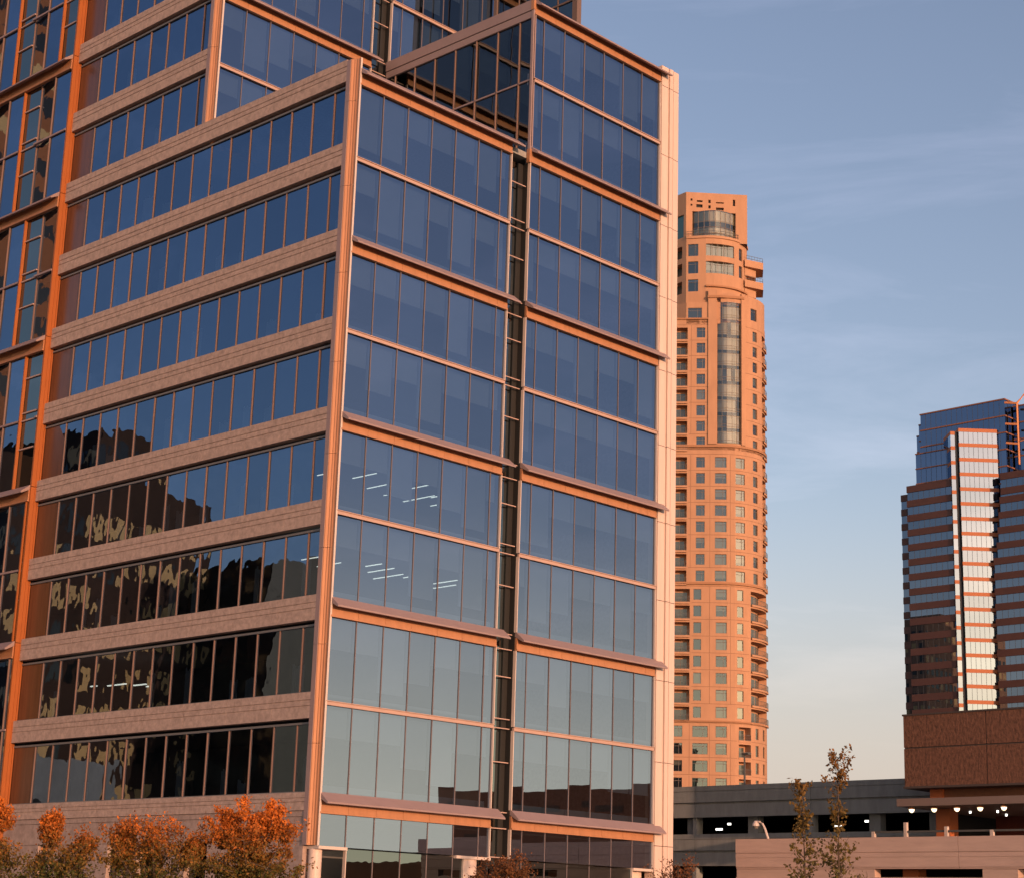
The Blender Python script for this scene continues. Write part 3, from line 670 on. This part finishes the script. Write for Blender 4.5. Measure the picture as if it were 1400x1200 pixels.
striped([(2, .4), (30, .4), (30, 12.6), (2, 12.6)], 116.7, 125.5, 'middle_storeys', 4.0, .28, 'line', 'sgb')
striped([(8.2, -10.4), (34, -10.4), (34, 14.7), (8.2, 14.7)], 112, 137.9, 'upper_storeys', 4.4, .35, 'line', 'sgb')
striped([(9.7, 14.75), (34, 14.75), (34, 16), (9.7, 16)], 118, 135.6, 'upper_step', 4.4, .35, 'line', 'sgb')
striped([(11.5, 16.05), (34, 16.05), (34, 17.8), (11.5, 17.8)], 118, 133.2, 'upper_step', 4.4, .35, 'line', 'sgb')
striped([(12, -26), (34, -26), (34, -10.45), (12, -10.45)], 112, 136.6, 'upper_storeys', 4.4, .35, 'line', 'sgb')
# white shaft on the cut corner
def shaft(t0, t1, zt, off_=0, name='white_shaft'):
    e = (.7071, -.7071); n = (-.7071, -.7071)
    p = lambda t, d: (e[0]*t+n[0]*d, e[1]*t+n[1]*d)
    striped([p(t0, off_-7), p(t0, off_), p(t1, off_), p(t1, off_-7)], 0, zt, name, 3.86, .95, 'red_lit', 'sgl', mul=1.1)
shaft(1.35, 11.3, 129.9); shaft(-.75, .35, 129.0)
o = MB(); e = (.7071, -.7071); n = (-.7071, -.7071)
pp = [(SO.x+e[0]*t+n[0]*d, SO.y+e[1]*t+n[1]*d) for t, d in ((.37, -4), (.37, -.8), (1.33, -.8), (1.33, -4))]; o.prism(pp, 0, 129); o.build('shaft_slot', M['back'], st)
# right wing, its corner cut back and flaring out towards the base of the cut
striped([(5.2, -7.2), (5.2, -30), (34, -30), (34, -7.2)][::-1], 0, 96, 'right_wing')
for i in range(5):
    zt = 96.02+3.86*(i+1) if i < 4 else 118.0
    y = -7.2-.42*(i+1)
    z0_ = 96.02+3.86*i
    striped([(5.2, -30), (34, -30), (34, y-1.0), (6.6, y-.05), (5.2, y-.6)], z0_, min(zt, 117.6), 'right_wing')
# orange frames on top right
mb = MB(); fxx = SO.x+8
for zz in (136.6, 131.0, 126): mb.tube([(fxx, SO.y-10.5, zz), (fxx+.6, SO.y-13.6, zz-.6)], .35, 4)
mb.tube([(fxx+.6, SO.y-13.6, 120), (fxx+.6, SO.y-13.6, 136.2)], .28, 4)
mb.tube([(fxx+.6, SO.y-13.6, 136), (fxx+2, SO.y-15.5, 139.0), (fxx+3, SO.y-20, 139.8)], .35, 5)
for zz in (127.5, 123, 118.6): mb.tube([(fxx+.6, SO.y-16.6, zz), (fxx+1.2, SO.y-21, zz-.8)], .35, 4)
mb.tube([(fxx+.6, SO.y-16.6, 117), (fxx+.6, SO.y-16.6, 128)], .28, 4); mb.tube([(fxx+.6, SO.y-13.6, 126), (fxx+.6, SO.y-16.6, 126.2)], .2, 4)
mb.build('roof_frame', simple('orange frame', (.6, .22, .08), .6), st)

# ------------------------------------------------------------------ garage, podium, ramp wall
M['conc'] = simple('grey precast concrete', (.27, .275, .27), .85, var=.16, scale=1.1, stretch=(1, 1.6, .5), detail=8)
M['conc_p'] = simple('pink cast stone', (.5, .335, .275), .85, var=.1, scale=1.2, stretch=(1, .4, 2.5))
M['void'] = simple('garage inside', (.03, .03, .032), .95)
M['lamp'] = emis('white lamp', (1, .95, .85), 2.5)
M['warm'] = emis('warm lamp', (1, .78, .48), 1.8)
gx = 49.0
ga = thing('parking_garage', 'dark grey concrete parking garage in shade between the office block and the granite podium', 'garage', (gx+15, 22, 0))
mb = MB(); y = 1.0; segs = []
while y < 62: segs.append((y, min(62, y+9.15)-.03)); y += 9.15
for a, b in segs:
    for top in (11.35, 8.25, 5.15):
        mb.box(gx-.02, gx+.3, a, b, top-.32, top); mb.box(gx+.03, gx+.3, a, b, top-.36, top-.32); mb.box(gx-.02, gx+.3, a, b, top-1.05, top-.36)
        mb.box(gx+.12, gx+.4, a, b, top-1.22, top-1.05, 0)
        mb.box(gx+.0, gx+.35, a, b, top-2.02, top-1.2)
mb.build('spandrel_wall', M['conc'], ga)
for a, b in segs:
    for dy in (.2, 4.4): mb = MB(); mb.box(gx+.5, gx+1.1, a+dy, a+dy+.8, 0, 11); mb.build('column', M['conc'], ga)
    mb = MB(); mb.box(gx+.15, gx+.5, a-.02, a+.28, 0, 11); mb.build('pier', M['conc'], ga)
mb = MB()
for z in (10.2, 7.1, 4.0): mb.box(gx+.4, gx+34, 1, 62, z-.35, z)
mb.build('deck', M['void'], ga)
mb = MB(); mb.box(gx+20, gx+20.3, 1, 62, 0, 10); mb.box(gx, gx+34, .7, 1, 0, 11.3); mb.box(gx, gx+34, 62, 62.3, 0, 11.3); mb.build('rear_wall', M['void'], ga)
for y, z, l in ((19.0, 8.72, .5), (18.3, 9.05, .22), (9.6, 8.78, .5), (7.6, 9.05, .22), (26.5, 8.8, .4)): mb = MB(); mb.box(gx+2.5, gx+2.6, y, y+l, z-.06, z+.06); mb.build('ceiling_light', M['lamp'], ga)
mb = MB()
lp = thing('roof_pole_lamp', 'thin dark pole lamp standing on the garage roof in front of the tan tower', 'lamp', (55, 19.7, 10.2)); 
q = (55, 19.7)
mb.tube([(q[0], q[1], 10.2), (q[0], q[1], 14.0)], [.09, .06], 6); mb.build('pole', M['rail'], lp)
mb = MB(); mb.box(q[0]-.15, q[0]+.15, q[1]-.4, q[1]+.15, 13.95, 14.08); mb.build('lamp_head', M['rail'], lp)
# granite podium with canopy
px = 44.0
po = thing('granite_podium', 'rough dark brown granite box above a lamp lit canopy, right edge', 'building', (px+18, -14, 0))
M['rough'] = simple('rough brown granite', (.16, .07, .043), .9, var=.5, scale=6.5, bump=1., detail=12, stretch=(1, 1, .6))
M['ocol'] = simple('orange column', (.5, .14, .05), .6)
mb = MB(); ys = [.25, -5.06, -10.4, -15.7]
for a, b in zip(ys[1:], ys[:-1]):
    mb.box(px, px+1, a+.03, b-.03, 10.4, 12.52); mb.box(px, px+1, a+.03, b-.03, 12.6, 14.4)
mb.build('granite_panel', M['rough'], po)
mb = MB(); mb.box(px+.05, px+36, -15.7, .2, 10.45, 14.36); mb.box(px-.03, px+36, -15.7, .3, 10.28, 10.4); mb.box(px-.04, px+.6, -15.7, .28, 14.4, 14.5); mb.build('parapet_body', simple('podium joint', (.07, .05, .045), .8), po)
mb = MB(); mb.box(px+1.2, px+30, -15.7, -1.2, 9.6, 10.28); mb.build('soffit_wall', simple('copper soffit', (.22, .09, .045), .5, var=.1), po)
mb = MB(); mb.box(px-1.1, px+12, -15.7, .1, 9.2, 9.62); mb.build('canopy', simple('canopy edge', (.22, .15, .13), .6), po)
mb = MB(); mb.box(px+8, px+8.4, -15.7, -1, 6, 9.2); mb.build('back_wall', simple('red brown wall', (.17, .035, .02), .7, var=.3, scale=.6), po)
for y in (-1.3, -8.5, -14.5):
    mb = MB(); mb.box(px+1.4, px+2.3, y-.5, y+.4, 6, 9.2); mb.box(px+1.0, px+2.2, y-.3, y+.5, 9.62, 10.28); mb.build('column', M['ocol'], po)
for i in range(10):
    y = -.62-1.44*i
    mb = MB(); mb.tube([(px-.7, y, 9.2), (px-.7, y, 9.13), (px-.7, y, 9.05)], [.08, .18, .2], 12); o = mb.build('lamp_housing', M['metal'], po)
    mb = MB(); mb.tube([(px-.7, y, 9.05), (px-.7, y, 8.93), (px-.7, y, 8.87)], [.16, .12, .05], 12); mb.build('lamp_bowl', M['warm'], o)
for i in range(7):
    for x in (px+3.5, px+6.2): mb = MB(); mb.cyl(x, -1.9-1.75*i-(.8 if x > px+5 else 0), 9.08, 9.2, .06, 8); mb.build('downlight', M['lamp'], po)
# ramp wall in front, pink in the last sun
wx = 25.0
ra = thing('ramp_wall', 'long low pink stone wall of the lit ramp at the bottom right', 'wall', (wx+7, -16, 0))
mb = MB(); y = -2.0
while y > -18.5:
    b, a = y, max(-20.4, y-6.1)+.02
    mb.box(wx, wx+.35, a, b, 5.72, 6.38); mb.box(wx+.04, wx+.35, a, b, 5.68, 5.72); mb.box(wx, wx+.35, a, b, 5.5, 5.68); mb.box(wx+.02, wx+.35, a, b, 5.06, 5.5); mb.box(wx+.06, wx+.5, a, b, 4.98, 5.06)
    y -= 6.1
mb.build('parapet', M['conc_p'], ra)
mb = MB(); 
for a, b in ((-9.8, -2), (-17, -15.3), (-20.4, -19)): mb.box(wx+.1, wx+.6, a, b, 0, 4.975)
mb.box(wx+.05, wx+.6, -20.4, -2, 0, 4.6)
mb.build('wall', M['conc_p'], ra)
mb = MB(); mb.box(wx+.4, wx+16, -20.4, -2.05, 5.5, 5.7); mb.box(wx+6, wx+6.3, -20.4, -2.1, 0, 5.5); mb.build('deck', M['void'], ra)
for y in (-11.0, -15.6): mb = MB(); mb.box(wx+1.2, wx+1.9, y-.4, y+.4, 0, 5.4); mb.build('column', M['ocol'], ra)
# terrace railing on the deck in front of the canopy
tr_ = thing('terrace_railing', 'dark rail on pale posts along the terrace under the canopy', 'railing', (38, -2, 6.5))
fx = 38.0
for i, (y, zt) in enumerate(((.1-1.6, 7.5), (-3.5, 7.95), (-5.95, 7.7), (-8.6, 7.5), (-11.6, 7.5))):
    mb = MB(); mb.box(fx-.09, fx+.09, y-.09, y+.09, 5.7, zt); mb.build('post', M['edge'], tr_)
mb = MB(); mb.box(fx-.05, fx+.05, -12, -1.4, 7.42, 7.52); mb.build('rail', M['rail'], tr_)
# curved street lamp
sx_, sy_ = 23.6, -3.3
ls = thing('street_lamp', 'pale curved arm street lamp rising behind the pink ramp wall', 'lamp', (26.6, -2.8, 5.7))
mb = MB(); k = lambda y, z: (26.6, y, z)
mb.tube([k(-2.9, 5.7), k(-2.86, 6.2), k(-2.77, 6.5), k(-2.6, 6.95), k(-2.45, 7.2), k(-2.28, 7.3), k(-2.0, 7.32)], [.08, .07, .065, .06, .055, .05, .05], 8); mb.build('arm', M['edge'], ls)
mb = MB(); mb.tube([k(-2.05, 7.34), k(-2.05, 7.22), k(-2.05, 7.1)], [.08, .17, .2], 10); hd = mb.build('lamp_head', M['edge'], ls)
mb = MB(); mb.tube([k(-2.05, 7.1), k(-2.05, 6.98)], [.15, .1], 10); mb.build('lens', simple('lamp lens', (.2, .17, .15), .2), hd)

# ------------------------------------------------------------------ buildings behind the camera, seen in the glass
def block(name, label, cat, x0, y0, wx_, wy, h, rot, wall, win, pitch=3.9, cols=2.6, ww=1.5, wh=2.0, setb=()):
    t = thing(name, label, cat, (x0, y0, 0)); ca, sa = math.cos(rot), math.sin(rot)
    tf = lambda x, y: (x0+x*ca-y*sa, y0+x*sa+y*ca)
    a = MB()
    parts_ = [(0, wx_, 0, wy, 0, h)] + list(setb)
    for (xa, xb, ya, yb, za, zb) in parts_:
        a.prism([tf(xa, ya), tf(xb, ya), tf(xb, yb), tf(xa, yb)], za, zb)
        for (p, q) in (((xa, ya), (xb, ya)), ((xb, ya), (xb, yb)), ((xb, yb), (xa, yb)), ((xa, yb), (xa, ya))):
            L = math.dist(p, q); dx, dy = (q[0]-p[0])/L, (q[1]-p[1])/L; n = (dy, -dx); k = max(1, int(L/cols))
            z = za+1.2
            while z < zb-wh-.4:
                for i in range(k):
                    s = (i+.5)*L/k-ww/2
                    if random.random() < .9:
                        A = tf(p[0]+dx*s+n[0]*.03, p[1]+dy*s+n[1]*.03); B = tf(p[0]+dx*(s+ww)+n[0]*.03, p[1]+dy*(s+ww)+n[1]*.03)
                        a.quad((*A, z), (*B, z), (*B, z+wh), (*A, z+wh), random.choice((1, 1, 1, 2)))
                z += pitch
    a.build('facade', [wall] + list(win), t); return t
M['brown'] = simple('shaded brown brick', (.06, .028, .016), .85, var=.3, scale=.25)  # brick darkened in place of the shade on the mirrored tower
M['brown2'] = simple('brown stone', (.17, .055, .022), .85, var=.25, scale=.2)
M['tanwin'] = simple('tan blind window', (.75, .46, .18), .5); M['blkwin'] = simple('black window', (.02, .02, .02), .1)
random.seed(5)
block('brown_building', 'dark brown tower with tan windows, mirrored in the banded side of the office block', 'building', -53, 80, 34, 26, 39.5, R(-5), M['brown'], [M['tanwin'], M['blkwin']], pitch=3.3, cols=2.1, ww=1.25, wh=1.9, setb=[(5, 13, 1, 20, 39.5, 44)])
block('orange_tower', 'tall sunlit orange tower with striped windows, mirrored in the angled panes at the far left', 'building', -48, 122, 28, 24, 128, R(-4), simple('orange stone', (.42, .15, .06), .8), [M['blkwin'], M['tanwin']], pitch=3.6, cols=7, ww=6.4, wh=1.9)
block('black_building', 'near black building mirrored in the lowest corner windows of the office block', 'building', -76, 62, 26, 30, 32.5, R(8), M['blkwin'], [M['blkwin'], M['brown']], cols=6, ww=5)
block('grey_tower', 'distant pale grey tower mirrored beside the dark brown one', 'building', -114, 138, 24, 24, 47, R(20), simple('grey stone wall', (.2, .2, .2), .8), [M['blkwin'], M['tanwin']])
block('grey_deck', 'low grey car deck mirrored in the bottom left windows of the office block', 'building', -21, 46, 16, 16, 11.6, 0, M['conc'], [M['void'], M['void']], pitch=3.2, cols=7.5, ww=7, wh=1.2)
block('sunlit_tower', 'plain sunlit tan tower mirrored low in the left wing of the striped tower', 'building', 222, 246, 40, 24, 100, 0, M['tan'], [M['blkwin'], M['tanwin']], setb=[(3, 14, 2, 20, 100, 106), (19, 27, 2, 20, 100, 104)])
block('brown_warehouse', 'low flat brown building mirrored in the bottom of the front glass', 'building', 84, -77, 40, 40, 15, 0, M['brown2'], [M['brown'], M['blkwin']], cols=8, ww=5, wh=.6)
block('brown_shed', 'long low shed mirrored along the foot of the front glass', 'building', 92, -145, 40, 60, 8.6, 0, M['brown2'], [M['brown'], M['blkwin']], cols=8, ww=5, wh=.6)

# ------------------------------------------------------------------ trees
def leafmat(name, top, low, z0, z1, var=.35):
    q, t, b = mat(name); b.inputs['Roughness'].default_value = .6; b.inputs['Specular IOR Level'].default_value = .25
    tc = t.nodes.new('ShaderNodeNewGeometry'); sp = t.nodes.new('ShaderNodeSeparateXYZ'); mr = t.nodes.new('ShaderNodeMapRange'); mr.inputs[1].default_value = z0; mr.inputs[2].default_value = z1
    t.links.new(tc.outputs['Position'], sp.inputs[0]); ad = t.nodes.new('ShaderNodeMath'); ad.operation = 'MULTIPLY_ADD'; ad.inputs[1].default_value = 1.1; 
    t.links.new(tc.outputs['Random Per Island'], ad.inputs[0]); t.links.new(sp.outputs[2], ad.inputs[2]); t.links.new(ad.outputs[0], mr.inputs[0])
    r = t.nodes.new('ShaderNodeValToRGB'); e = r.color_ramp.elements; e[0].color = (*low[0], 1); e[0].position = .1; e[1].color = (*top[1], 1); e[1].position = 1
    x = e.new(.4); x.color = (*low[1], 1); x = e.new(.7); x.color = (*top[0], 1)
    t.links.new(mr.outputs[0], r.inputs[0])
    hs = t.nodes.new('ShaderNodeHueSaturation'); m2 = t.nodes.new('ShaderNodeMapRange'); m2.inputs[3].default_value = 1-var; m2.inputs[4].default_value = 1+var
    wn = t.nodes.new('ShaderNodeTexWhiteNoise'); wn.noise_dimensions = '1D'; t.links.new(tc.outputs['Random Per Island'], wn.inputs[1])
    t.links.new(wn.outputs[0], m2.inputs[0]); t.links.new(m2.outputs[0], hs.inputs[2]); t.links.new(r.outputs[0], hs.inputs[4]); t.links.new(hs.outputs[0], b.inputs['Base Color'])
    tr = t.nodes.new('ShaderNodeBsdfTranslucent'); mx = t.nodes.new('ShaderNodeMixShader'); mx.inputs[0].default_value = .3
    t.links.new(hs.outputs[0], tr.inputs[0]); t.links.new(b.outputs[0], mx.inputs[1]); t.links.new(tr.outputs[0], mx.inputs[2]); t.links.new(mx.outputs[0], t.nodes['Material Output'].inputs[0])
    return q
M['bark'] = simple('bark', (.1, .065, .045), .9, var=.3, scale=6)
def leaf(mb, p, size):
    d = Vector((random.gauss(0, 1), random.gauss(0, 1), random.gauss(0, .7))).normalized(); u = d.orthogonal().normalized(); v = d.cross(u)
    a = random.uniform(0, 6.28); u, v = u*math.cos(a)+v*math.sin(a), v*math.cos(a)-u*math.sin(a); l = size*random.uniform(.7, 1.4); w_ = l*.55
    mb.quad(p-u*l*.5, p+v*w_*.5, p+u*l*.5, p-v*w_*.5)
def tree(name, label, cat, x, y, h, base, rx, ltop, n, lsize, lm, group=None, seeds=1, dens=.35, spread=1.0, lobes=()):
    """upright small tree: trunk, rising limbs, twigs, leaves gathered in clumps along the twigs"""
    random.seed(seeds); t = thing(name, label, cat, (x, y, 0), group)
    tk = MB(); tips = []
    tk.tube([(x, y, 0), (x+.03, y, base*.6), (x, y+.03, h*.55), (x+.05, y, h*.8)], [.11, .09, .06, .02], 7)
    prof = lambda f: math.sin(math.pi*min(1, max(.0, (f*.86+.12))))**.6
    nb = 26
    for i in range(nb):
        f = i/(nb-1); z0 = base*.8+(h-base)*.62*f; a = i*2.4+random.uniform(-.4, .4)
        L = rx*random.uniform(.7, 1.05); rise = (h-base)*random.uniform(.22, .42)
        zt = min(h*.985, z0+rise); q = prof((zt-base)/(h-base)); e = Vector((x+math.cos(a)*L*q, y+math.sin(a)*L*q, zt)); s = Vector((x, y, z0)); mdl = s.lerp(e, .5)+Vector((math.cos(a)*.1, math.sin(a)*.1, -.1))
        tk.tube([s, mdl, e], [.035, .022, .006], 5, cap=False)
        for k in range(9):
            b0 = s.lerp(mdl, random.uniform(.3, 1)) if random.random() < .4 else mdl.lerp(e, random.random())
            e2 = b0+Vector((random.gauss(0, .3)*rx*spread, random.gauss(0, .3)*rx*spread, random.uniform(.05, .5)*min(1, rx)))
            if e2.z > h: e2.z = h-random.uniform(0, .15)
            tk.tube([b0, e2], [.012, .004], 3, cap=False); tips.append((b0, e2))
    for lx, ly, lz, lr in lobes:
        for k in range(22):
            b0 = Vector((x+lx*.6, y+ly*.6, lz-.7)); e2 = Vector((x+lx, y+ly, lz))+Vector((random.gauss(0, lr*.5), random.gauss(0, lr*.5), random.gauss(0, lr*.6))); tk.tube([b0, e2], [.012, .004], 3, cap=False); tips.append((b0.lerp(e2, .5), e2)); tips.append((b0.lerp(e2, .6), e2))
    tk.build('trunk', M['bark'], t)
    cr = MB()
    clump = [random.random() for _ in tips]
    for _ in range(n):
        i = random.randrange(len(tips))
        if clump[i] < dens*random.random(): continue
        a, b = tips[i]; p = a.lerp(b, random.uniform(.15, 1.05)); p = p+Vector((random.gauss(0, .085), random.gauss(0, .085), random.gauss(0, .085)))
        leaf(cr, p, lsize)
    cr.build('crown', lm, t); return t
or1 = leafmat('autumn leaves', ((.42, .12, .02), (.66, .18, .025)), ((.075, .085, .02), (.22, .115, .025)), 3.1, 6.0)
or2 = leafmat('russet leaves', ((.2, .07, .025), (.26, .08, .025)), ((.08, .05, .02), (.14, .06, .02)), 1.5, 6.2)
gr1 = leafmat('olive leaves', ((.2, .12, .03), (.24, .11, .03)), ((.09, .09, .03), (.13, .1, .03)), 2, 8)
G = 'autumn trees along the banded side of the office block'
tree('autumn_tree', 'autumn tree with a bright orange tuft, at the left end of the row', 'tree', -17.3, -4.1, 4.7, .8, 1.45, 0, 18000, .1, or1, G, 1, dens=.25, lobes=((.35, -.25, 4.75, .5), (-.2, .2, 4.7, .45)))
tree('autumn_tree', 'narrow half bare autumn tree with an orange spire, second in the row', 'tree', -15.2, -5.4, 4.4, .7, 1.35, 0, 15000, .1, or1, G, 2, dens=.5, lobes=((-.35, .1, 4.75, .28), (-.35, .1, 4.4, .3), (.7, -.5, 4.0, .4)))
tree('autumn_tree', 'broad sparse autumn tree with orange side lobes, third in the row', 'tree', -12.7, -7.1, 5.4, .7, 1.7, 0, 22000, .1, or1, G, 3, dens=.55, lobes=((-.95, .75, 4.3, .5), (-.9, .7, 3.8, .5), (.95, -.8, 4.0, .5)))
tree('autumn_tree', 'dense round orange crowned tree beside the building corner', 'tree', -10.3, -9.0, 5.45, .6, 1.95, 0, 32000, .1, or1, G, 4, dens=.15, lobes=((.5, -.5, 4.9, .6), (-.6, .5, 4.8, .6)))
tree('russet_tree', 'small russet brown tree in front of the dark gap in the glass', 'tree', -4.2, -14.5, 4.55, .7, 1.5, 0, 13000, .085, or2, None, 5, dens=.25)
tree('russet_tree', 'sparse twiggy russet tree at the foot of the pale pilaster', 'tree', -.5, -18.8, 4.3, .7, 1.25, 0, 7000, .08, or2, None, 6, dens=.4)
def sapling(label, x, y, h, lean, n, seed):
    random.seed(seed); t = thing('sapling', label, 'sapling', (x, y, 0), 'wispy saplings by the ramp')
    tk = MB(); cr = MB(); stem = [Vector((x+lean[0]*f*f*h, y+lean[1]*f*f*h, h*f)) for f in [i/8 for i in range(9)]]
    tk.tube(stem, [.05-.005*i for i in range(9)], 6)
    for i in range(n):
        f = random.uniform(.3, 1); j = min(7, int(f*8)); p = stem[j].lerp(stem[j+1], f*8-j); a = random.uniform(0, 6.28); L = (1.05-.55*f)*random.uniform(.4, 1)*(.55 if f > .66 and f < .86 else 1)
        e = p+Vector((math.cos(a)*L, math.sin(a)*L, L*random.uniform(.3, 1.2))); tk.tube([p, e], [.012, .004], 3, cap=False)
        for k in range(random.randint(8, 19)): leaf(cr, p.lerp(e, random.uniform(.3, 1.1))+Vector((random.gauss(0, .05), random.gauss(0, .05), random.gauss(0, .05))), .12)
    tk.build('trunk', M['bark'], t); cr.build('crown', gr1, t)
sapling('thin leaning sapling with ragged leaves left of its taller twin', 2.1, -22.0, 6.6, (-.012, .014), 90, 3)
sapling('tallest thin sapling with a feathery top reaching above the garage', 2.6, -22.9, 7.55, (.0, -.006), 100, 4)
tree('bush', 'low olive bush peeking over the bottom edge beside the saplings', 'bush', 3.1, -23.7, 3.95, .5, .7, 0, 2500, .09, gr1, None, 8)
